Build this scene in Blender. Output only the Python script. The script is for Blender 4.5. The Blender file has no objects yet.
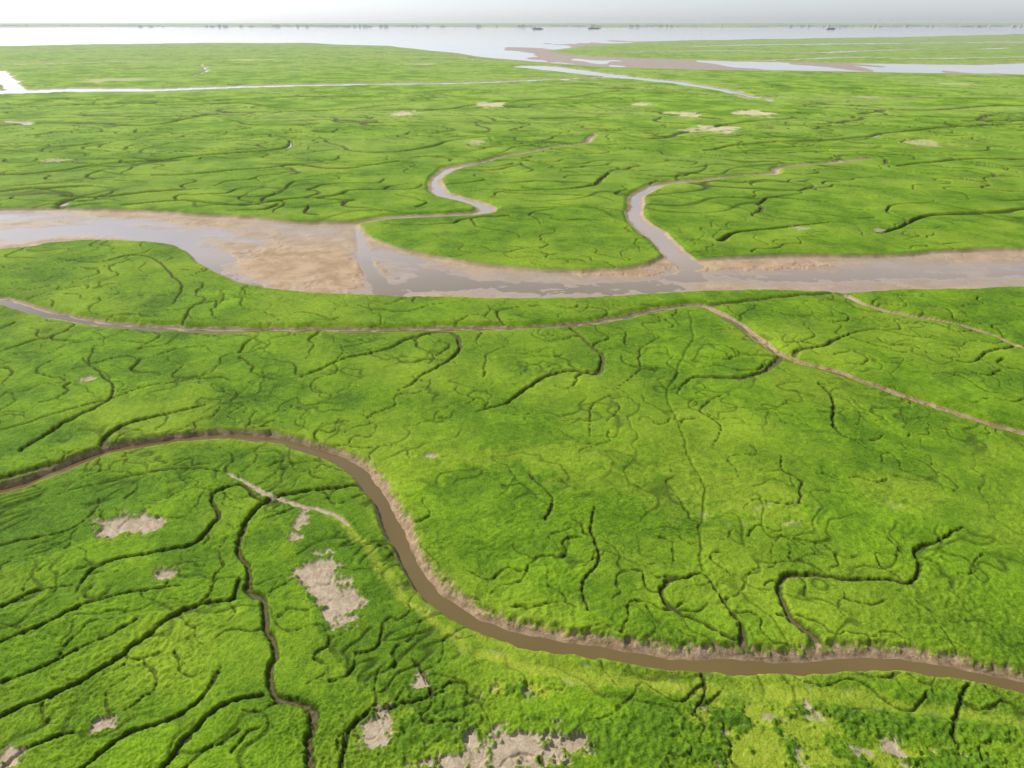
import bpy, bmesh, math, random, time
import numpy as np
from mathutils import Vector
T0=time.time()
random.seed(7); rng=np.random.RandomState(11)
scene=bpy.context.scene
scene.view_settings.view_transform='Standard'; scene.view_settings.look='None'; scene.view_settings.exposure=0
# ---------------------------------------------------------------- camera geometry: image pixels (u,v) projected onto the ground plane
H=100.0; F=683.0; P=math.radians(27.92); SP,CP=math.sin(P),math.cos(P)
V0=384-F*math.tan(P)
def zdep(v): return H/(SP+(v-384)/F*CP)
def W(u,v):
    z=zdep(v); return ((u-512)*z/F, z*(CP-(v-384)/F*SP))
def smooth(a,b,x):
    t=np.clip((x-a)/(b-a),0,1); return t*t*(3-2*t)
# ---------------------------------------------------------------- numpy gradient noise
perm=rng.permutation(256); perm=np.concatenate([perm,perm]).astype(np.int32)
ga=rng.rand(256)*2*np.pi; gx=np.cos(ga).astype(np.float32); gy=np.sin(ga).astype(np.float32)
def noise(x,y,s,seed=0):
    x=x/s+seed*17.31; y=y/s+seed*9.77
    xi=np.floor(x); yi=np.floor(y); xf=x-xi; yf=y-yi
    xi=xi.astype(np.int64)&255; yi=yi.astype(np.int64)&255
    def g(ix,iy,fx,fy):
        h=perm[perm[ix&255]+(iy&255)]; return gx[h]*fx+gy[h]*fy
    a=xf*xf*xf*(xf*(xf*6-15)+10); b=yf*yf*yf*(yf*(yf*6-15)+10)
    n00=g(xi,yi,xf,yf); n10=g(xi+1,yi,xf-1,yf); n01=g(xi,yi+1,xf,yf-1); n11=g(xi+1,yi+1,xf-1,yf-1)
    return ((n00*(1-a)+n10*a)*(1-b)+(n01*(1-a)+n11*a)*b)*1.5
def fbm(x,y,s,seed,o=4,r=.55):
    t=0;a=1;w=0
    for i in range(o): t=t+noise(x,y,s/(2.03**i),seed+i*3)*a; w+=a; a*=r
    return t/w
# ---------------------------------------------------------------- terrain lattice (spacing graded with distance)
vr=np.concatenate([np.array([23.3,23.7,24.2,24.8,25.4]),np.arange(26,60,0.4),np.arange(60,260,0.5),np.arange(260,900,0.85),np.arange(900,1500,14)])
uc=np.concatenate([np.arange(-900,-160,12),np.arange(-160,1184,1.0),np.arange(1184,1930,12)])
zr=zdep(vr); Yr=zr*(CP-(vr-384)/F*SP)
NR,NC=len(vr),len(uc)
X=((uc[None,:]-512)*zr[:,None]/F); Y=np.repeat(Yr[:,None],NC,1)
ZD=np.repeat(zr[:,None],NC,1)
far=smooth(230,520,ZD)
wx=noise(X,Y,9,1)*0.8+noise(X,Y,3,2)*0.3*(1-far)+noise(X,Y,45,3)*7*far+noise(X,Y,1500,4)*40*smooth(1500,3000,ZD)
wy=noise(X,Y,9,5)*0.8+noise(X,Y,3,6)*0.3*(1-far)+noise(X,Y,45,7)*7*far+noise(X,Y,400,8)*90*smooth(1500,3000,ZD)
XW=X+wx; YW=Y+wy
MARG=14.0
def rng_idx(x0,x1,y0,y1,m):
    x0-=m;x1+=m;y0-=m;y1+=m
    r=np.where((Yr>=y0)&(Yr<=y1))[0]
    if len(r)==0: return None
    ra,rb=r[0],r[-1]+1
    za,zb=zr[ra],zr[rb-1]
    us=[512+F*x/z for x in (x0,x1) for z in (za,zb)]
    ca=np.searchsorted(uc,min(us)); cb=np.searchsorted(uc,max(us))
    if cb<=ca: return None
    return ra,rb,ca,cb
def spline(pts,n=6,closed=False):
    P_=[np.array(p,float) for p in pts]; out=[]
    N=len(P_)
    rngi=range(N) if closed else range(N-1)
    for i in rngi:
        if closed: a,b,c,d=P_[i-1],P_[i],P_[(i+1)%N],P_[(i+2)%N]
        else: a,b,c,d=P_[max(i-1,0)],P_[i],P_[i+1],P_[min(i+2,N-1)]
        for k in range(n):
            t=k/n
            out.append(0.5*((2*b)+(-a+c)*t+(2*a-5*b+4*c-d)*t*t+(-a+3*b-3*c+d)*t**3))
    if not closed: out.append(P_[-1])
    return np.array(out)
def to_world(pts,n=6,closed=False):
    s=spline(pts,n,closed)
    return np.array([W(max(-900,p[0]),max(p[1],23.25)) for p in s])
def seg_d(xx,yy,a,b):
    dx,dy=b-a; L=dx*dx+dy*dy+1e-9
    t=np.clip(((xx-a[0])*dx+(yy-a[1])*dy)/L,0,1)
    ex=xx-a[0]-t*dx; ey=yy-a[1]-t*dy
    return np.sqrt(ex*ex+ey*ey),t,np.sign(dx*ey-dy*ex)
BIG=1e3
class Chan:
    def __init__(s): s.sd=np.full((NR,NC),BIG); s.side=np.zeros((NR,NC))
def channel(ch,line,w,reach=MARG):
    n=len(line); w=np.interp(np.linspace(0,1,n),np.linspace(0,1,len(w)),w) if hasattr(w,'__len__') else np.full(n,w)
    for i in range(n-1):
        a,b=line[i],line[i+1]
        q=rng_idx(min(a[0],b[0]),max(a[0],b[0]),min(a[1],b[1]),max(a[1],b[1]),w[i]+reach)
        if q is None: continue
        ra,rb,ca,cb=q
        d,t,sg=seg_d(XW[ra:rb,ca:cb],YW[ra:rb,ca:cb],a,b)
        d=d-(w[i]+(w[i+1]-w[i])*t)
        cur=ch.sd[ra:rb,ca:cb]; m=d<cur
        cur[m]=d[m]; ch.side[ra:rb,ca:cb][m]=sg[m]
DEP=np.zeros((NR,NC)); CRK=np.zeros((NR,NC)); CBED=np.zeros((NR,NC))
def minor(line,w,depth=1.2,col=1.0):
    n=len(line); w=np.interp(np.linspace(0,1,n),np.linspace(0,1,len(w)),w) if hasattr(w,'__len__') else np.full(n,w)
    for i in range(n-1):
        a,b=line[i],line[i+1]
        q=rng_idx(min(a[0],b[0]),max(a[0],b[0]),min(a[1],b[1]),max(a[1],b[1]),w[i]+9)
        if q is None: continue
        ra,rb,ca,cb=q
        d,t,sg=seg_d(XW[ra:rb,ca:cb],YW[ra:rb,ca:cb],a,b)
        d=d+RAG[ra:rb,ca:cb]
        ww=w[i]+(w[i+1]-w[i])*t
        k=1-d/ww
        dep=np.minimum(depth,ww*1.35)*smooth(-.25,0.75,k)
        np.maximum(DEP[ra:rb,ca:cb],dep,out=DEP[ra:rb,ca:cb])
        np.maximum(CRK[ra:rb,ca:cb],col*smooth(-.1,0.7,k),out=CRK[ra:rb,ca:cb])
        np.maximum(CBED[ra:rb,ca:cb],smooth(.5,.85,k)*smooth(.45,.9,ww),out=CBED[ra:rb,ca:cb])
def polysd(pts,n=5,reach=60):
    line=to_world(pts,n,True); sd=np.full((NR,NC),BIG); N=len(line)
    inside=np.zeros((NR,NC),bool)
    for i in range(N):
        a,b=line[i],line[(i+1)%N]
        q=rng_idx(min(a[0],b[0]),max(a[0],b[0]),min(a[1],b[1]),max(a[1],b[1]),reach)
        if q is not None:
            ra,rb,ca,cb=q
            d,_,_=seg_d(XW[ra:rb,ca:cb],YW[ra:rb,ca:cb],a,b)
            np.minimum(sd[ra:rb,ca:cb],d,out=sd[ra:rb,ca:cb])
        if a[1]!=b[1]:
            ylo,yhi=min(a[1],b[1])-100,max(a[1],b[1])+100
            r=np.where((Yr>=ylo)&(Yr<=yhi))[0]
            if len(r):
                ra,rb=r[0],r[-1]+1
                yy=YW[ra:rb]; xx=XW[ra:rb]
                c=((a[1]>yy)!=(b[1]>yy))&(xx<(b[0]-a[0])*(yy-a[1])/(b[1]-a[1])+a[0])
                inside[ra:rb]^=c
    return np.where(inside,-sd,sd)
RAG=(noise(X,Y,1.4,9)*.30+noise(X,Y,.6,10)*.14)*(1-smooth(220,420,ZD))
# ---------------------------------------------------------------- the main waterways
RIVER=[(-700,205),(-300,205),(0,208),(60,207),(120,209),(180,211),(250,216),(300,219),(340,220),(356,222),(362,230),(380,240),(410,248),(450,256),(490,262),(530,266),(570,268),(610,266),(640,262),(662,254),(676,248),(696,256),(740,254),(800,252),(870,253),(940,249),(1024,247),(1350,240),(1800,236),
 (1800,285),(1350,285),(1024,286),(960,288),(900,289),(860,292),(820,291),(780,290),(740,290),(690,291),(640,294),(580,297),(500,298),(440,297),(390,295),(330,293),(290,291),(240,283),(215,272),(195,262),(180,250),(165,243),(130,240),(90,240),(50,242),(0,248),(-300,270),(-700,290)]
river=polysd(RIVER,4)
EST=[(-880,46),(-400,46),(0,46),(100,44),(200,43),(300,43),(380,46),(430,51),(480,57),(540,63),(600,67),(700,70),(800,71),(900,73),(1024,75),(1900,78),(1900,23.25),(500,23.25),(-880,23.25)]
est=polysd(EST,1,400)
ISL=[(560,51),(600,45),(660,41),(760,39),(900,37),(1024,34),(1900,31),(1900,60),(1024,61),(960,63),(860,62),(740,60),(640,57),(590,55)]
isl=polysd(ISL,1,400)
est=np.maximum(est,-isl)
A=to_world([(-500,600),(-150,525),(0,487),(40,474),(80,458),(120,445),(160,438),(200,434),(250,434),(290,440),(330,452),(360,470),(378,492),(392,520),(405,548),(420,575),(445,600),(480,620),(520,634),(580,645),(640,653),(700,659),(760,663),(820,660),(880,658),(930,662),(980,672),(1024,682),(1150,710),(1350,750),(1800,840)],6)
chA=Chan(); channel(chA,A,[2.0,2.0,1.9,1.9,1.8,1.7,1.6,1.5,1.5])
chM=Chan()
B=to_world([(-500,240),(-100,288),(0,298),(40,309),(90,319),(150,325),(220,327),(300,327),(380,327),(450,326),(520,325),(570,322),(610,317),(650,308),(690,303),(715,308),(740,322),(765,341),(790,355),(840,370),(890,388),(940,405),(985,420),(1024,430),(1200,475),(1500,560)],6)
channel(chM,B,[3,2.4,1.6,1.2,1.0,1.2,.9,.8,.9])
B2=to_world([(848,294),(880,307),(920,315),(960,322),(1000,335),(1024,345),(1150,385),(1400,450)],6); channel(chM,B2,[1.2,.3,.5])
T1=to_world([(352,222),(400,216),(450,214),(478,212),(488,207),(480,202),(460,196),(441,188),(436,180),(445,170),(470,162),(510,154),(550,147),(580,142),(598,134)],6)
channel(chM,T1,[1,2,4,4.5,4.0,2.5,1.5,0.6,0.4])
T2=to_world([(692,262),(676,250),(660,236),(640,222),(631,210),(634,200),(645,190),(665,182),(700,178),(740,175),(768,172),(778,166),(800,164),(840,161),(870,158)],6)
channel(chM,T2,[7,5,4.5,4,3,1.2,.6,.5,.4])
chF=Chan()
def far_ch(p,w,reach=60): L=to_world(p,5); channel(chF,L,w,reach); return L
C1=far_ch([(-400,94),(0,91),(60,89),(150,89),(240,86),(330,84),(400,83),(470,82),(540,79),(600,77)],[46,42,30,24,18])
C2=far_ch([(535,66),(570,70),(620,76),(670,81),(710,87),(750,95),(772,101)],[60,40,26,15,1])
C3=far_ch([(0,70),(6,80),(16,90)],[10,20,12])
C4=far_ch([(4,120),(18,121),(32,124)],[3,9,2])
C5=far_ch([(560,79),(650,88),(760,97),(850,99),(940,96),(1100,98)],[5,4,5,4])
C6=far_ch([(620,52),(720,50),(820,52),(920,49),(1100,47)],[20,45,20])
C7=far_ch([(760,60),(850,57),(940,58),(1100,54)],[20,40,20])
C8=far_ch([(680,46),(800,44),(1100,41)],[40,70,40])
C9=far_ch([(-300,66),(0,64),(100,62),(220,61)],[10,24,14,6])
C10=far_ch([(200,64),(208,70),(190,76)],[3,5,2])
C11=far_ch([(300,58),(380,56),(450,57),(500,61)],[6,18,10])
# ---------------------------------------------------------------- minor creeks
OCC=[]
def reg(L): OCC.append(np.asarray(L))
for L in (A,B,B2,T1,T2,C1,C2): reg(L)
reg(to_world(RIVER,6,True))
G=[]
def mc(p,w,depth=1.0,col=1.0,k=.86):
    L=to_world(p,5); G.append((L,[q*k for q in w],depth,col)); reg(L)
mc([(310,790),(312,740),(315,715),(300,700),(275,692),(270,670),(278,650),(265,625),(262,600),(250,590),(248,570),(240,548),(245,525),(262,503),(278,495),(300,491),(330,488),(362,484)],[.9,1.0,1.0,.9,.9,.8])
mc([(262,500),(240,484),(214,496),(217,518),(195,541),(150,552),(110,561),(85,575),(76,592)],[.6,.7,.7,.6,.4])
mc([(-60,745),(0,717),(40,700),(80,680),(120,655),(160,625),(200,603),(235,596),(238,578)],[.7,.7,.7,.6])
mc([(150,790),(190,735),(225,705),(262,692)],[.7,.7,.6])
mc([(-60,670),(0,642),(40,625),(80,607),(130,592),(180,585)],[.6,.6,.4])
mc([(-60,708),(0,682),(50,662),(100,640),(135,618)],[.5,.5,.3])
mc([(60,790),(110,742),(160,722),(200,700),(225,668)],[.6,.6,.4])
mc([(-60,565),(0,545),(60,532),(92,515),(100,500)],[.5,.5,.3])
mc([(335,790),(345,745),(362,716),(400,702),(440,692)],[.6,.6,.4])
mc([(0,768),(30,745),(70,730)],[.6,.4])
mc([(0,605),(30,592),(70,585)],[.5,.3])
mc([(410,660),(425,680),(430,700)],[.3,.6,.3])
mc([(970,686),(962,705),(955,725),(960,745)],[.5,.6,.5])
mc([(700,665),(705,690),(695,712)],[.3,.4,.3])
mc([(228,470),(180,468),(120,478),(60,492)],[.4,.4,.3],.7)
mc([(0,477),(40,466),(75,458),(102,448),(105,436),(125,425),(165,414),(205,404)],[1.6,1.5,1.5,1.0,.6])
mc([(20,450),(58,425),(100,405),(112,388),(90,362),(95,345)],[.8,.8,.5,.3])
mc([(-50,440),(0,430),(50,415),(110,398),(150,385),(200,378)],[.5,.5,.3])
mc([(300,377),(340,360),(380,350),(420,335),(452,332),(459,350),(430,371),(400,390)],[.5,.8,1.2,1.3,.8,.4])
mc([(475,412),(510,400),(540,380),(572,370),(595,373),(603,357),(590,343),(570,328)],[.5,.8,1.2,1.4,1.0,.8])
mc([(690,312),(692,340),(680,365),(669,395),(680,420),(690,455),(705,490),(700,540),(705,570)],[.7,.6,.5,.5,.5],.4,.25)
mc([(779,350),(776,362),(750,376),(715,378),(690,378),(678,392)],[1.9,1.6,1.2,.7,.4])
mc([(747,646),(742,628),(730,608),(715,590),(703,573),(688,576),(667,582),(664,600),(680,614),(705,625),(738,642)],[1.3,.6,.3,.5,.8,.7,.5])
mc([(820,648),(812,634),(793,622),(781,600),(784,577),(800,572),(840,578),(880,578),(912,580),(921,565),(917,550),(940,540),(966,528)],[1.8,1.3,.9,.8,.6,.6,.7,.4])
mc([(820,383),(835,400),(833,425),(850,437),(870,440),(884,434)],[.6,.7,.5,.3])
mc([(872,328),(845,335),(822,346),(800,349),(790,357)],[.4,1.0,1.2,1.4])
mc([(586,610),(583,582),(601,560),(590,530),(596,505)],[.3,.5,.6,.3])
mc([(545,518),(551,497),(530,475)],[.5,.5,.3])
mc([(780,455),(784,470),(800,480),(800,502)],[.3,.5,.3])
mc([(665,335),(640,350),(640,370),(620,385)],[.3,.5,.2])
mc([(940,355),(970,362),(990,352),(1040,340)],[.3,.6,.9])
mc([(610,395),(590,410),(590,435)],[.3,.4,.2])
mc([(720,395),(700,410),(720,425),(712,445)],[.4,.4,.2])
mc([(60,258),(100,262),(130,255),(160,262),(182,285),(172,303)],[.5,.8,.8,.5])
mc([(700,305),(740,301),(790,296),(835,292)],[2,1.6,1.6])
mc([(180,325),(195,305),(230,300)],[.8,.6,.4])
mc([(505,325),(500,310),(540,305)],[.8,.6,.4])
def mu(p,w): mc(p,w,1.9,1.0,1.35)
mu([(-80,178),(0,175),(60,170),(110,163),(170,158),(230,153),(280,148),(286,140)],[3.4,3.2,2.6,3.4,1.4])
mu([(62,208),(75,198),(110,194),(150,190),(200,188)],[3,2.4,2.2,.8])
mu([(-80,150),(0,146),(60,146),(130,140),(190,140)],[2.5,2.2,1])
mu([(-80,126),(0,125),(80,122),(150,125),(200,115),(250,112),(330,110),(400,104)],[5,4.5,4,3])
mu([(525,187),(560,189),(600,183),(612,172)],[1.4,1.5,1.2])
mu([(400,112),(450,108),(500,101),(560,98),(620,90)],[5,4,3])
mu([(700,150),(760,142),(850,138),(930,128),(1050,122)],[2,3,3.4,3])
mu([(880,232),(930,217),(980,212),(1060,206)],[1,2,2.4])
mu([(330,140),(360,152),(410,150),(450,140),(500,136)],[1.5,2.4,1.5])
mu([(600,130),(650,138),(690,131),(740,122),(800,118)],[1.5,3.4,2.5])
mu([(720,240),(740,232),(790,228),(830,222)],[1.8,1.3,.6])
mu([(850,105),(920,110),(1000,105),(1100,108)],[4,5,4])
mu([(0,108),(100,104),(200,101),(280,97),(370,96)],[4,6,4])
mu([(900,165),(960,160),(1050,158)],[1.5,2.5,2.5])
mu([(120,205),(180,200),(240,204),(300,198),(350,200)],[1.5,2,1])
mu([(150,175),(220,172),(290,165),(340,168),(400,160)],[1.5,2.4,1])
mu([(-20,192),(30,188),(90,186)],[2.5,2.2,1])
def field_inside(x,y):
    q=rng_idx(x,x,y,y,2.0)
    if q is None: return None
    return q[0],q[2]
occ=np.concatenate(OCC)
def grow(start,head,n,step,w,clear,iso):
    global occ
    p=np.array(start,float); pts=[p.copy()]; ph=random.random()*6.28; k=random.uniform(.6,1.1); amp=random.uniform(.4,1.0)
    for i in range(n):
        h=head+amp*math.sin(ph+i*k)+random.uniform(-.45,.45)
        head+=random.uniform(-.12,.12)
        q=p+step*np.array([math.cos(h)*iso,math.sin(h)])
        if i>1:
            d=np.min(np.abs(occ[:,0]-q[0])+np.abs(occ[:,1]-q[1])*0.8)
            if d<clear: break
        f=field_inside(*q)
        if f is None: break
        if river[f]<5 and i>1: break
        if est[f]<15: break
        p=q; pts.append(p.copy())
    if len(pts)<5: return False
    L=spline(pts,3); occ=np.concatenate([occ,np.array(pts)])
    G.append((L,[w,w*.8,w*.3],min(1.4,w*1.3),min(1,.55+w*.4))); return True
def branches(ntry,ymin,ymax,scale,wr,clr=4.0,nr=(7,20),iso=1.0):
    c=0; base=None
    for i in range(ntry):
        if base is None or c%10==0:
            base=occ[(occ[:,1]>ymin)&(occ[:,1]<ymax)&(np.abs(occ[:,0])<occ[:,1]*0.95+60)]
        s=base[random.randrange(len(base))]+(np.array([random.uniform(-9,9),random.uniform(-9,9)])*scale if random.random()<.35 else 0)
        if grow(s,random.uniform(0,6.28),random.randint(*nr),2.3*scale,random.uniform(*wr),clr*scale,iso): c+=1
    return c
n1=branches(600,70,190,.75,(.22,.42),3.0,(6,20))
n2=branches(900,190,380,1.4,(.38,.70),3.0,(7,22))
n3=branches(1100,380,800,3.0,(1.0,2.1),3.3,(7,26),1.5)
n4=branches(700,800,2400,7.0,(3.2,6),3.4,(8,26),2.4)
for L,w,d,c in G: minor(L,w,d,c)
# ---------------------------------------------------------------- patches
def blob(u,v,ru,rv,rot=0):
    cx,cy=W(u,v); z=zdep(v); rx=ru*z/F; dep=math.atan2(H,cy); ry=rv*z/F/math.sin(dep)
    R=max(rx,ry)*1.8
    q=rng_idx(cx,cx,cy,cy,R)
    out=np.zeros((NR,NC))
    if q is None: return out
    ra,rb,ca,cb=q; x=X[ra:rb,ca:cb]-cx; y=Y[ra:rb,ca:cb]-cy
    c,s=math.cos(rot),math.sin(rot); x,y=x*c+y*s,-x*s+y*c
    r=np.sqrt((x/rx)**2+(y/ry)**2)
    xx=X[ra:rb,ca:cb]; yy=Y[ra:rb,ca:cb]; sc=min(rx,ry)
    r=r+noise(xx,yy,sc*1.1,21)*.55+noise(xx,yy,sc*.45,22)*.4+noise(xx,yy,sc*.18,23)*.25
    out[ra:rb,ca:cb]=1-smooth(.70,1.08,r); return out
bare=np.zeros((NR,NC))
for b in [(130,524,32,11),(112,530,14,8),(165,573,12,6),(300,520,8,9),(294,536,7,4),(318,572,20,20),(345,605,20,16),(330,590,18,16),(376,730,17,18),(510,748,55,18),(455,762,34,8),(575,742,18,10),(105,722,12,9),(420,680,8,8),(893,746,11,9),(808,704,4,5),(10,757,16,10),(88,378,8,3),(430,455,6,3),
    (717,129,25,3.2),(688,114,16,2.4),(755,113,20,3),(490,104,16,2.6),(405,113,13,2.2),(868,97,12,1.5),(745,97,8,1.4),(110,80,30,1.8),(475,142,10,2),(620,66,12,1),(880,230,7,2),(820,66,20,.8),(925,142,22,3),(800,228,9,2.5),(55,160,16,1.6),(640,104,12,1.4),(960,84,20,1.2),(420,64,22,.9),(250,60,20,.8)]:
    k=1.0 if b[1]>300 or b[1] in (129,113,104,114) else .55
    np.maximum(bare,blob(*b)*k,out=bare)
yel=np.zeros((NR,NC))
for b in [(790,728,80,24),(740,715,50,12),(880,756,110,10),(760,755,60,16),(925,142,40,7),(560,455,120,14),(600,480,60,14),(900,490,50,20),(720,500,90,30),(520,690,40,8)]:
    np.maximum(yel,blob(*b)*(.35 if b[1]<600 else 1),out=yel)
dense=np.zeros((NR,NC))
for b in [(930,714,100,22),(620,738,90,26),(960,762,60,10),(700,752,30,12),(430,725,50,30)]:
    np.maximum(dense,blob(*b),out=dense)
yel=yel*(1-dense)
chL=Chan()
LEV=to_world([(330,512),(355,532),(380,567),(410,602),(450,632),(490,654),(560,672),(660,684),(760,692),(860,700),(960,712),(1060,730)],6)
channel(chL,LEV,[.6,.9,.9,1.0,1.6,1.7,1.6,1.2],6)
lev=(1-smooth(-1.0,1.2,chL.sd+noise(X,Y,2.2,31)*.7))
yel=np.maximum(yel,lev)
chP=Chan(); PATH=to_world([(226,469),(245,481),(262,490),(285,501),(310,508),(335,514),(350,524)],6); channel(chP,PATH,[.2,.45,.5,.45,.25],4)
path=1-smooth(-.1,.3,chP.sd+noise(X,Y,1.2,33)*.25)
bare=np.maximum(bare,path)
spot=smooth(.42,.55,noise(X,Y,3.2,41)+.35*noise(X,Y,1.1,42))*yel*(Y<130)*(1-lev)
bare=np.maximum(bare,spot*.6)
# ---------------------------------------------------------------- heights
sp=ZD/F/np.maximum(H/np.sqrt(H*H+Y*Y),.02)
def amp(lam): return smooth(1.2,3.0,lam/np.maximum(sp*1.0,.01))
wx2=noise(X,Y,14,51)*4+noise(X,Y,5,52)*1.6; wy2=noise(X,Y,14,53)*4+noise(X,Y,5,54)*1.6
rgh=.5+.6*smooth(-.35,.45,noise(X,Y,26,91)+.5*noise(X,Y,9,92))
can=noise(X+wx2,Y+wy2,2.6,55)*.11*amp(2.3)+noise(X+wx2*.4,Y+wy2*.4,1.1,56)*.16*amp(.9)+noise(X,Y,.6,57)*.20*amp(.5)+noise(X,Y,.35,75)*.16*amp(.4)
st=noise((X*.82+Y*.57)*.45+wx2*.9,(-X*.57+Y*.82)*1.1+wy2*.6,1.1,61)
can=(can+st*.11*amp(1.1))*rgh
can+=noise(X,Y,9,58)*.16*amp(7)+noise(X,Y,30,59)*.3*amp(30)
rid=lambda n,k: np.clip(1-np.abs(n)*k,0,1)
gul=rid(noise(X+wx2*1.6,Y+wy2*1.6,13,62),13)*amp(2.5)*smooth(.02,.3,noise(X,Y,30,63)+.14)
nl=smooth(2,-14,X)*smooth(150,128,Y)*(chA.side<0)
u1=X*.80+Y*.60; v1=-X*.60+Y*.80
gul2=rid(noise(u1*.30+wx2*.35,v1+wy2*.45,3.4,66),6)*nl*smooth(-.15,.15,noise(X,Y,12,69))
gf_=rid(noise(X*.6+noise(X,Y,60,93)*25,Y+noise(X,Y,60,94)*25,42,95),12)*smooth(330,480,ZD)*smooth(-.1,.2,noise(X,Y,150,96))*(1-smooth(1100,1500,ZD))
can-=gul*.27+gul2*.38+gf_*.8
low=np.clip(yel,0,1)
can=can*(1-.5*low)
bush=np.maximum(smooth(.15,.5,noise(X,Y,5.5,64)+.35*noise(X,Y,1.5,65)+.2*noise(X,Y,.7,67))*low*(Y<130),dense*.8)*(1-.85*lev)
z=can-low*.3+bush*(.45+.4*noise(X,Y,1.1,68)+.3*noise(X,Y,2.4,70))
yel2=np.clip(yel-bush*1.2,0,1)
fringe=np.where(chA.sd<9,np.exp(-np.maximum(chA.sd-1.5,0)/1.6)*.45,0)
yel2=np.maximum(yel2,fringe)
tuft=can/.35
z=z*(1-bare)+(-.45+noise(X,Y,1.5,71)*.05*amp(1.5))*bare
z=z-DEP*(1-.25*bare)
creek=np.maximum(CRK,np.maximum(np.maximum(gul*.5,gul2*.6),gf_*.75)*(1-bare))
mud=np.zeros((NR,NC)); wet=np.zeros((NR,NC))
WL=-1.9
edge=noise(X,Y,4.0,80)*.6+noise(X,Y,2.0,81)*.5+noise(X,Y,.8,82)*.15*amp(.8)
wideA=.35+.65*smooth(-52,-34,X)
bankA=np.where(chA.side>0,2.1*wideA,.5)+edge*np.where(chA.side>0,1.0*wideA,.3)
bankA=np.maximum(bankA,.25)
s=chA.sd/bankA
zA=np.where(chA.sd<0,WL+chA.sd*.35,WL+.02+np.clip(s,0,1.2)**1.2*1.0)
clmp=smooth(.02,.32,noise(X,Y,1.6,83)+.5*noise(X,Y,.7,84))*smooth(.3,.6,s)*(chA.side>0)*wideA
zA=zA+clmp*.32+noise(X,Y,.45,76)*.08*amp(.45)*smooth(0,.3,s)
top=smooth(.9,1.0+.9/bankA,s)
zA=zA*(1-top)+z*top
inA=chA.sd<bankA+1.2
mA=np.where(inA,1-smooth(.75,1.0+.35/bankA,s+noise(X,Y,.9,77)*.4),0)*(1-.8*clmp*smooth(.4,.65,s))
z=np.where(inA,np.minimum(z,zA),z)
mud=np.maximum(mud,mA)
wet=np.maximum(wet,np.where(inA,1-smooth(0,.5,s),0)*.45)
creek=np.where(inA,creek*(1-mA),creek)
bankM=np.maximum(.7+edge*.4+smooth(260,500,ZD)*2.2,.3)
s=chM.sd/bankM
bedM=WL+.06+noise(X,Y,7,84)*.16
riseM=1.1+smooth(160,260,ZD)*1.6
zM=np.where(chM.sd<0,bedM+np.maximum(chM.sd,-2)*.10,bedM+np.clip(s,0,1)*.7)
top=smooth(.8,1.0+riseM/bankM,s); zM=zM*(1-top)+z*top
inM=chM.sd<bankM+riseM+.2
mM=np.where(inM,1-smooth(.75,1.0+.25/bankM,s),0)
z=np.where(inM,np.minimum(z,zM),z); mud=np.maximum(mud,mM)
wet=np.maximum(wet,np.where(inM,1-smooth(0,.8,s),0)*.5)
creek=creek*(1-mM)
s=chF.sd
inF=s<4; tF=smooth(-3,4,s)
z=np.where(inF,(WL-.10+noise(X,Y,60,85)*.15)*(1-tF)+z*tF,z); mud=np.maximum(mud,1-tF); wet=np.maximum(wet,(1-tF)*.9); creek*=tF
ch1=Chan(); channel(ch1,to_world([(-700,225),(-300,232),(0,232),(60,227),(130,229),(172,236),(198,252),(225,268),(262,284)],5),[8,6,4,3,2],60)
ch2=Chan(); channel(ch2,to_world([(356,226),(362,246),(371,266),(384,289)],5),[1,1.2,1.6,1.6],30)
ch3=Chan(); channel(ch3,to_world([(384,290),(430,282),(500,285),(580,286),(660,281),(690,273),(760,275),(850,271),(940,268),(1024,266),(1350,262),(1800,262)],5),[3,4,3,3,4,5,6,8],60)
ch4=Chan(); channel(ch4,to_world([(380,248),(410,258),(440,272),(450,280)],5),[1,2,2],40)
ch5=Chan(); channel(ch5,to_world([(692,255),(690,266),(692,275)],5),[1,2,3],30)
ch6=Chan(); channel(ch6,to_world([(-300,214),(0,214),(90,217),(160,221),(220,232),(260,240)],5),[3,3,2,1],40)
nb=noise(X*.6,Y*1.3,34,86)*.13+noise(X*.7,Y*1.6,11,87)*.08+noise(X,Y,4,88)*.04+noise(X,Y,1.2,89)*.02
rill=rid(noise(X+wx2,Y*1.5+wy2,18,98),10)*.07
bed=WL+.17+nb-rill
for c,dp,fa in ((ch1,.24,14),(ch2,.5,3.5),(ch3,.22,12),(ch4,.2,13),(ch5,.3,5),(ch6,.16,9)):
    bed=bed-dp*(1-smooth(-2,fa,c.sd))
bar=np.zeros((NR,NC))
for b in [(290,262,62,20),(345,272,30,16),(255,262,35,14),(620,268,50,4),(690,262,40,5),(760,262,60,4)]:
    np.maximum(bar,blob(*b),out=bar)
bed=bed+bar*.2*smooth(1,5,ch2.sd)
t=smooth(-2.6,.4,river)
inR=river<.4
zb=bed*(1-t)+np.minimum(z,0)*t
z=np.where(inR,np.minimum(z,zb),z)
mR=1-smooth(-1.6,.0,river); mud=np.maximum(mud,mR); creek*=(1-mR)
wetR=(1-smooth(WL+.02,WL+.34,bed))*smooth(-1.5,-4,river); wet=np.where(river<0,wetR,wet)
t=smooth(-60,10,est)
eb=WL-.08+noise(X,Y*.35,220,89)*.3+noise(X,Y*.35,80,97)*.15+noise(X,Y*.4,900,90)*.25 - smooth(4200,6500,Y)*.8 - (1-smooth(-700,200,X-(Y-2200)*.1))*.3
z=np.where(est<10,eb*(1-t)+z*t,z); mE=1-t; mud=np.maximum(mud,mE); wet=np.maximum(wet,mE*.8); creek*=t
farland=smooth(17000,18500,Y+noise(X,Y,5000,91)*2500)
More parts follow.
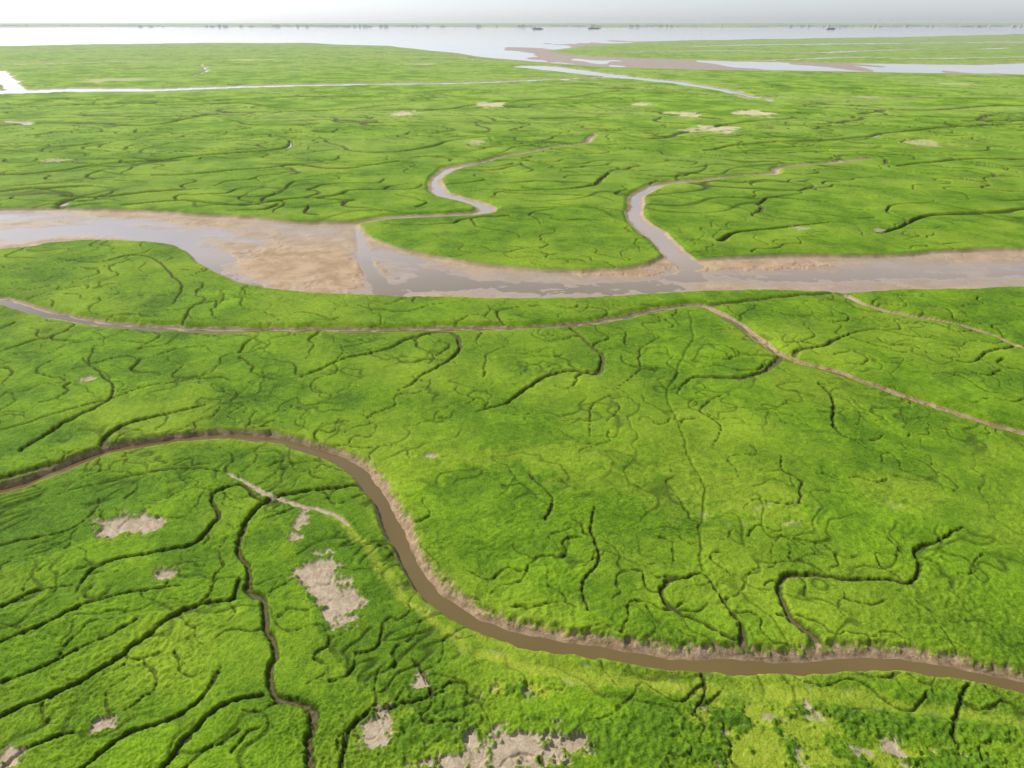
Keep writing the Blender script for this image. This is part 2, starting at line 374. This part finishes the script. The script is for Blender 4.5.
z=z*(1-farland)+3*farland; mud*=1-farland; tuft=tuft*(1-farland)
zone_a=fbm(X,Y,46,101,5); zone_b=fbm(X+wx2,Y+wy2,12,121,5,.6); zone_c=fbm(X*.6,Y,180,141,6,.6)
def make_grid(name,X,Y,Z):
    nr,nc=X.shape
    me=bpy.data.meshes.new(name)
    co=np.stack([X,Y,Z],-1).astype(np.float32).reshape(-1)
    idx=np.arange(nr*nc,dtype=np.int32).reshape(nr,nc)
    q=np.stack([idx[:-1,:-1],idx[1:,:-1],idx[1:,1:],idx[:-1,1:]],-1).reshape(-1)
    nf=(nr-1)*(nc-1)
    me.vertices.add(nr*nc); me.vertices.foreach_set('co',co)
    me.loops.add(nf*4); me.loops.foreach_set('vertex_index',q)
    me.polygons.add(nf); me.polygons.foreach_set('loop_start',np.arange(0,nf*4,4,dtype=np.int32))
    try: me.polygons.foreach_set('loop_total',np.full(nf,4,dtype=np.int32))
    except Exception: pass
    me.update(calc_edges=True)
    me.polygons.foreach_set('use_smooth',np.ones(nf,bool))
    ob=bpy.data.objects.new(name,me); scene.collection.objects.link(ob); return ob
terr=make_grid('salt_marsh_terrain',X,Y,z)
for nm,arr in (('mud',mud),('wet',wet),('creek',np.clip(creek,0,1)),('cbed',CBED),('bare',bare*(1-mud)),('yel',yel2),('tuft',tuft),('bush',bush),('bar',bar),('zone_a',zone_a),('zone_b',zone_b),('zone_c',zone_c),('lush',nl)):
    at=terr.data.attributes.new(nm,'FLOAT','POINT'); at.data.foreach_set('value',np.asarray(arr).astype(np.float32).reshape(-1))
# ---------------------------------------------------------------- node helpers
class NT:
    def __init__(s,name):
        s.m=bpy.data.materials.new(name); s.m.use_nodes=True; s.t=s.m.node_tree; s.b=s.t.nodes['Principled BSDF']
        s.pos=s.t.nodes.new('ShaderNodeNewGeometry').outputs['Position']
    def link(s,a,b):
        if isinstance(a,(int,float)): b.default_value=a
        elif isinstance(a,tuple): b.default_value=a if len(a)==4 else (*a,1)
        else: s.t.links.new(a,b)
    def attr(s,n):
        a=s.t.nodes.new('ShaderNodeAttribute'); a.attribute_name=n; return a.outputs['Fac']
    def noise(s,scale,detail=4,rough=.55,dist=0,vec=None):
        n=s.t.nodes.new('ShaderNodeTexNoise'); n.inputs['Scale'].default_value=scale; n.inputs['Detail'].default_value=detail
        n.inputs['Roughness'].default_value=rough; n.inputs['Distortion'].default_value=dist
        s.t.links.new(vec if vec else s.pos,n.inputs['Vector']); return n.outputs['Fac']
    def mapr(s,x,a,b,c=0,d=1):
        n=s.t.nodes.new('ShaderNodeMapRange'); s.link(x,n.inputs['Value'])
        for k,v in zip(('From Min','From Max','To Min','To Max'),(a,b,c,d)): n.inputs[k].default_value=v
        return n.outputs['Result']
    def mix(s,f,a,b):
        n=s.t.nodes.new('ShaderNodeMix'); n.data_type='RGBA'; s.link(f,n.inputs[0]); s.link(a,n.inputs[6]); s.link(b,n.inputs[7]); return n.outputs[2]
    def math(s,op,a,b=0.0):
        n=s.t.nodes.new('ShaderNodeMath'); n.operation=op; s.link(a,n.inputs[0]); s.link(b,n.inputs[1]); return n.outputs[0]
    def bump(s,h,strength,dist):
        n=s.t.nodes.new('ShaderNodeBump'); n.inputs['Strength'].default_value=strength; n.inputs['Distance'].default_value=dist
        s.link(h,n.inputs['Height']); return n.outputs['Normal']
    def posy(s):
        n=s.t.nodes.new('ShaderNodeSeparateXYZ'); s.t.links.new(s.pos,n.inputs[0]); return n.outputs['Y']
N=NT('marsh_ground')
za=N.attr('zone_a'); zb_=N.attr('zone_b'); zc=N.attr('zone_c')
n2=N.noise(.55,4,.7,.8); nf=N.noise(2.6,3,.85,0)
py=N.posy()
g=N.math('ADD',N.math('MULTIPLY',n2,.4),N.math('MULTIPLY',nf,.6))
g=N.math('ADD',g,N.math('MULTIPLY',N.attr('tuft'),.08))  # crevice shade put into the colour: lower canopy gets darker green
g=N.mapr(g,.37,.63)
grass=N.mix(g,(.055,.128,.004),(.220,.365,.012))
grass=N.mix(N.mapr(zb_,-.22,.14,.85,0),grass,N.mix(g,(.036,.092,.004),(.135,.255,.010)))
grass=N.mix(N.mapr(za,-.08,.28,0,.75),grass,N.mix(g,(.115,.195,.010),(.30,.415,.024)))
grass=N.mix(N.mapr(zc,-.05,.25,0,.35),grass,N.mix(g,(.10,.18,.010),(.25,.36,.02)))
grass=N.mix(N.math('MULTIPLY',N.attr('lush'),.6),grass,N.mix(g,(.030,.088,.004),(.130,.255,.010)))
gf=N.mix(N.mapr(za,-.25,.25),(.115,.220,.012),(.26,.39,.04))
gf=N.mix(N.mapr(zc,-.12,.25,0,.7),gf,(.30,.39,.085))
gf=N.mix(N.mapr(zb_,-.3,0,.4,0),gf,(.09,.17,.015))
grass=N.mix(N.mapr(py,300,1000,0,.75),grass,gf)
grass=N.mix(N.mapr(py,1200,4500,0,.6),grass,(.27,.32,.15))  # distance haze painted into the colour: grass pales towards the horizon
yg=N.mix(g,(.18,.245,.012),(.39,.46,.045))
grass=N.mix(N.math('MULTIPLY',N.attr('yel'),N.mapr(zb_,-.3,.2,.6,1)),grass,yg)
grass=N.mix(N.attr('bush'),grass,N.mix(g,(.032,.088,.005),(.145,.265,.013)))
soil=N.mix(N.mapr(n2,.35,.65),(.34,.255,.165),(.53,.425,.30))
soil=N.mix(N.mapr(nf,.62,.74,0,.3),soil,(.13,.14,.05))
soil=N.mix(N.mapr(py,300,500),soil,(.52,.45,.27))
mudc=N.mix(N.mapr(zb_,-.25,.25),(.32,.22,.125),(.44,.32,.20))
mudc=N.mix(N.mapr(n2,.4,.7,0,.45),mudc,(.25,.16,.085))
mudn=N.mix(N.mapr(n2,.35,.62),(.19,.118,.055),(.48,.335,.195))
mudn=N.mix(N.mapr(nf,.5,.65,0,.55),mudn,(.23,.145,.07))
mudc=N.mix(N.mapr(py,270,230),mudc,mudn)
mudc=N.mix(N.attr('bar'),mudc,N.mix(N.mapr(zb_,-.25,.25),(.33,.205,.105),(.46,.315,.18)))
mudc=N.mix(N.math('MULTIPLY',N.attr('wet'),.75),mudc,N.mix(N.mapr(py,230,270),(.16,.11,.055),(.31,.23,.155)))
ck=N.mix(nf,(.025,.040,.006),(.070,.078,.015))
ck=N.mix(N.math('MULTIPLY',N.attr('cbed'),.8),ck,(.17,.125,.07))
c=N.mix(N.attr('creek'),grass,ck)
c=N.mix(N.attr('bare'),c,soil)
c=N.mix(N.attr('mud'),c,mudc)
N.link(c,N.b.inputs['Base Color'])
wm=N.math('MULTIPLY',N.attr('wet'),N.attr('mud'))
N.link(N.mapr(wm,.45,1,.85,.22),N.b.inputs['Roughness'])
N.link(N.mapr(N.attr('mud'),0,1,.12,.5),N.b.inputs['Specular IOR Level'])
hb=N.math('MULTIPLY',N.math('ADD',nf,N.math('MULTIPLY',n2,.7)),N.mapr(wm,0,.6,1,.05))
N.link(N.bump(hb,.85,.34),N.b.inputs['Normal'])
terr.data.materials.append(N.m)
# ---------------------------------------------------------------- water
N=NT('muddy_water')
wv=N.noise(.6,2,.5); big=N.noise(.006,3)
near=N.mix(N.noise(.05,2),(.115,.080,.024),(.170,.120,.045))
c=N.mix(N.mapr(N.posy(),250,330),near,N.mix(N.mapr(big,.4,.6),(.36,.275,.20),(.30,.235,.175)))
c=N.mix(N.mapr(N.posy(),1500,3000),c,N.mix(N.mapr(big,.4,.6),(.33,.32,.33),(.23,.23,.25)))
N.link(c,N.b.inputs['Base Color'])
N.b.inputs['Roughness'].default_value=.06; N.b.inputs['IOR'].default_value=1.36
N.link(N.bump(wv,.12,.03),N.b.inputs['Normal'])
def plane(name,x0,x1,y0,y1,z,mat):
    me=bpy.data.meshes.new(name); me.from_pydata([(x0,y0,z),(x1,y0,z),(x1,y1,z),(x0,y1,z)],[],[(0,1,2,3)]); me.materials.append(mat)
    o=bpy.data.objects.new(name,me); scene.collection.objects.link(o); return o
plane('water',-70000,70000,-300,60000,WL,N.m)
# ---------------------------------------------------------------- haze over the estuary
hz=bpy.data.materials.new('haze_air'); hz.use_nodes=True; t=hz.node_tree
t.nodes.remove(t.nodes['Principled BSDF']); vs=t.nodes.new('ShaderNodeVolumeScatter')
vs.inputs['Color'].default_value=(.95,.98,1,1); vs.inputs['Density'].default_value=1/45000; vs.inputs['Anisotropy'].default_value=.3
t.links.new(vs.outputs[0],t.nodes['Material Output'].inputs['Volume'])
bm=bmesh.new(); bmesh.ops.create_cube(bm,size=1)
for v in bm.verts: v.co=Vector((v.co.x*90000,1100+(v.co.y+.5)*18500,(v.co.z+.5)*150-20))
me=bpy.data.meshes.new('haze'); bm.to_mesh(me); bm.free(); me.materials.append(hz)
scene.collection.objects.link(bpy.data.objects.new('sky_haze',me))
# ---------------------------------------------------------------- distant things
def simple(name,col,rough=.6):
    N=NT(name); n=N.noise(.05,3); N.link(N.mix(n,tuple(k*.8 for k in col),tuple(min(1,k*1.15) for k in col)),N.b.inputs['Base Color']); N.b.inputs['Roughness'].default_value=rough; return N.m
white=simple('white_paint',(.75,.75,.75)); hazed_green=simple('hazed_foliage',(.26,.31,.33),.9); hull=simple('ship_hull_paint',(.12,.11,.14)); box=simple('container_paint',(.3,.2,.17)); concrete=simple('pale_concrete',(.45,.48,.50))  # far foliage is pale bluish: distance haze mixed into its base colour
def mesh_obj(name,bm,mat,parent=None):
    me=bpy.data.meshes.new(name); bm.to_mesh(me); bm.free(); me.materials.append(mat)
    o=bpy.data.objects.new(name,me); scene.collection.objects.link(o)
    if parent: o.parent=parent
    return o
def empty(name,loc):
    e=bpy.data.objects.new(name,None); e.location=loc; scene.collection.objects.link(e); return e
def boxbm(bm,x0,x1,y0,y1,z0,z1):
    r=bmesh.ops.create_cube(bm,size=1)
    for v in r['verts']: v.co=Vector(((x0+x1)/2+v.co.x*(x1-x0),(y0+y1)/2+v.co.y*(y1-y0),(z0+z1)/2+v.co.z*(z1-z0)))
def conebm(bm,r1,r2,z0,z1,seg=10):
    r=bmesh.ops.create_cone(bm,segments=seg,radius1=r1,radius2=r2,depth=z1-z0,cap_ends=True)
    for v in r['verts']: v.co.z+=(z0+z1)/2
def turbine(x,y,s=1.0):
    e=empty('wind_turbine',(x,y,2)); bm=bmesh.new(); conebm(bm,2.8*s,1.6*s,0,100*s); mesh_obj('tower',bm,white,e)
    bm=bmesh.new(); boxbm(bm,-2*s,2*s,-4*s,7*s,98*s,102.5*s); mesh_obj('nacelle',bm,white,e)
    ph=random.random()*2
    for k in range(3):
        bm=bmesh.new(); a=ph+k*2.0944; ca,sa=math.cos(a),math.sin(a); L=52*s
        pr=[(0,1.2),(8,2.6),(L*.5,1.7),(L,.4)]; vs_=[]
        for r,wd in pr:
            for sgn in (-1,1):
                for dy in (-.4,.4):
                    px,pz=r,sgn*wd*s; vs_.append(bm.verts.new((px*ca-pz*sa,-5*s+dy,100*s+px*sa+pz*ca)))
        for i in range(3):
            o=i*4
            for q in ((0,1,5,4),(2,6,7,3),(0,4,6,2),(1,3,7,5)): bm.faces.new([vs_[o+j] for j in q])
        mesh_obj('blade_%d'%(k+1),bm,white,e)
for i in range(16):
    d=random.uniform(15500,20500); u=random.choice([random.uniform(820,1010),random.uniform(680,1010),random.uniform(960,1150)])
    turbine((u-512)*d/F,d,random.uniform(1.0,1.4))
bm=bmesh.new()
for row in range(3):
    y0=18600+row*1500; x=-22000; prev=None
    while x<22000:
        h=max(5,12+14*float(noise(np.array([x]),np.array([y0]),1400,5)[0])*2+random.uniform(-6,6)); 
        ring=[bm.verts.new((x,y0-60,1)),bm.verts.new((x,y0-30,h)),bm.verts.new((x,y0+40,h*.9)),bm.verts.new((x,y0+60,1))]
        if prev and random.random()<.85:
            for j in range(3): bm.faces.new((prev[j],ring[j],ring[j+1],prev[j+1]))
        prev=ring; x+=random.uniform(60,160)
mesh_obj('distant_tree_belt',bm,hazed_green)
bm=bmesh.new()
for i in range(70):
    x=random.uniform(-9000,13000); y=random.uniform(18000,18500); w=random.uniform(20,120); h=random.uniform(15,45)
    boxbm(bm,x,x+w,y,y+40,1,h)
    boxbm(bm,x+w*.2,x+w*.5,y+5,y+30,h,h+6)
mesh_obj('harbour_buildings',bm,concrete)
def ship(u,d,L=180,s=1):
    e=empty('cargo_ship',((u-512)*d/F,d,WL)); bm=bmesh.new()
    sec=[(-.5,.8),(-.45,1),(.35,1),(.45,.6),(.5,.05)]; V=[]
    for t_,w_ in sec: V.append([bm.verts.new((t_*L,sy*14*w_,zz)) for sy,zz in ((-.8,0),(-1,10),(1,10),(.8,0))])
    for a_,b_ in zip(V,V[1:]):
        for j in range(3): bm.faces.new((a_[j],b_[j],b_[j+1],a_[j+1]))
    bm.faces.new(V[0]); bm.faces.new(V[-1][::-1]); mesh_obj('hull',bm,hull,e)
    bm=bmesh.new(); boxbm(bm,-.46*L,-.36*L,-11,11,10.01,32); boxbm(bm,-.45*L,-.40*L,-14,14,32.01,36); boxbm(bm,-.44*L,-.42*L,-2,2,36.01,44); mesh_obj('bridge',bm,white,e)
    bm=bmesh.new()
    for k in range(8): boxbm(bm,(-.32+k*.085)*L,(-.32+k*.085+.075)*L,-12,12,10.01,random.uniform(14,24))
    mesh_obj('containers',bm,box,e)
ship(535,12500); ship(585,13500,220); ship(795,12500,150)
# ---------------------------------------------------------------- light, sky, camera
EL=math.radians(42); ts=Vector((-.86,.5,0)).normalized(); ts=Vector((ts.x*math.cos(EL),ts.y*math.cos(EL),math.sin(EL)))
sl=bpy.data.lights.new('sun','SUN'); sl.energy=5.0; sl.angle=math.radians(.5); sl.color=(1,.95,.83)
so=bpy.data.objects.new('sun',sl); so.rotation_euler=ts.to_track_quat('Z','Y').to_euler(); so.location=(0,0,300); scene.collection.objects.link(so)
w=bpy.data.worlds.new('World'); scene.world=w; w.use_nodes=True; nt=w.node_tree
sk=nt.nodes.new('ShaderNodeTexSky'); sk.sky_type='NISHITA'; sk.sun_disc=False; sk.sun_elevation=EL; sk.sun_rotation=math.atan2(ts.x,ts.y)
sk.air_density=1; sk.dust_density=.7; sk.ozone_density=1.0
hs=nt.nodes.new('ShaderNodeHueSaturation'); hs.inputs['Saturation'].default_value=.45; nt.links.new(sk.outputs[0],hs.inputs['Color'])
mx=nt.nodes.new('ShaderNodeMix'); mx.data_type='RGBA'; mx.blend_type='MULTIPLY'; mx.inputs[0].default_value=1; mx.inputs[7].default_value=(.96,1.04,1.2,1)
nt.links.new(hs.outputs[0],mx.inputs[6]); nt.links.new(mx.outputs[2],nt.nodes['Background'].inputs[0]); nt.nodes['Background'].inputs[1].default_value=.14
cam=bpy.data.cameras.new('camera'); cam.sensor_width=36; cam.lens=F/1024*36; cam.clip_start=1; cam.clip_end=200000
co=bpy.data.objects.new('camera',cam); co.location=(0,0,H); co.rotation_euler=(math.pi/2-P,0,0); scene.collection.objects.link(co); scene.camera=co
print('done',time.time()-T0)
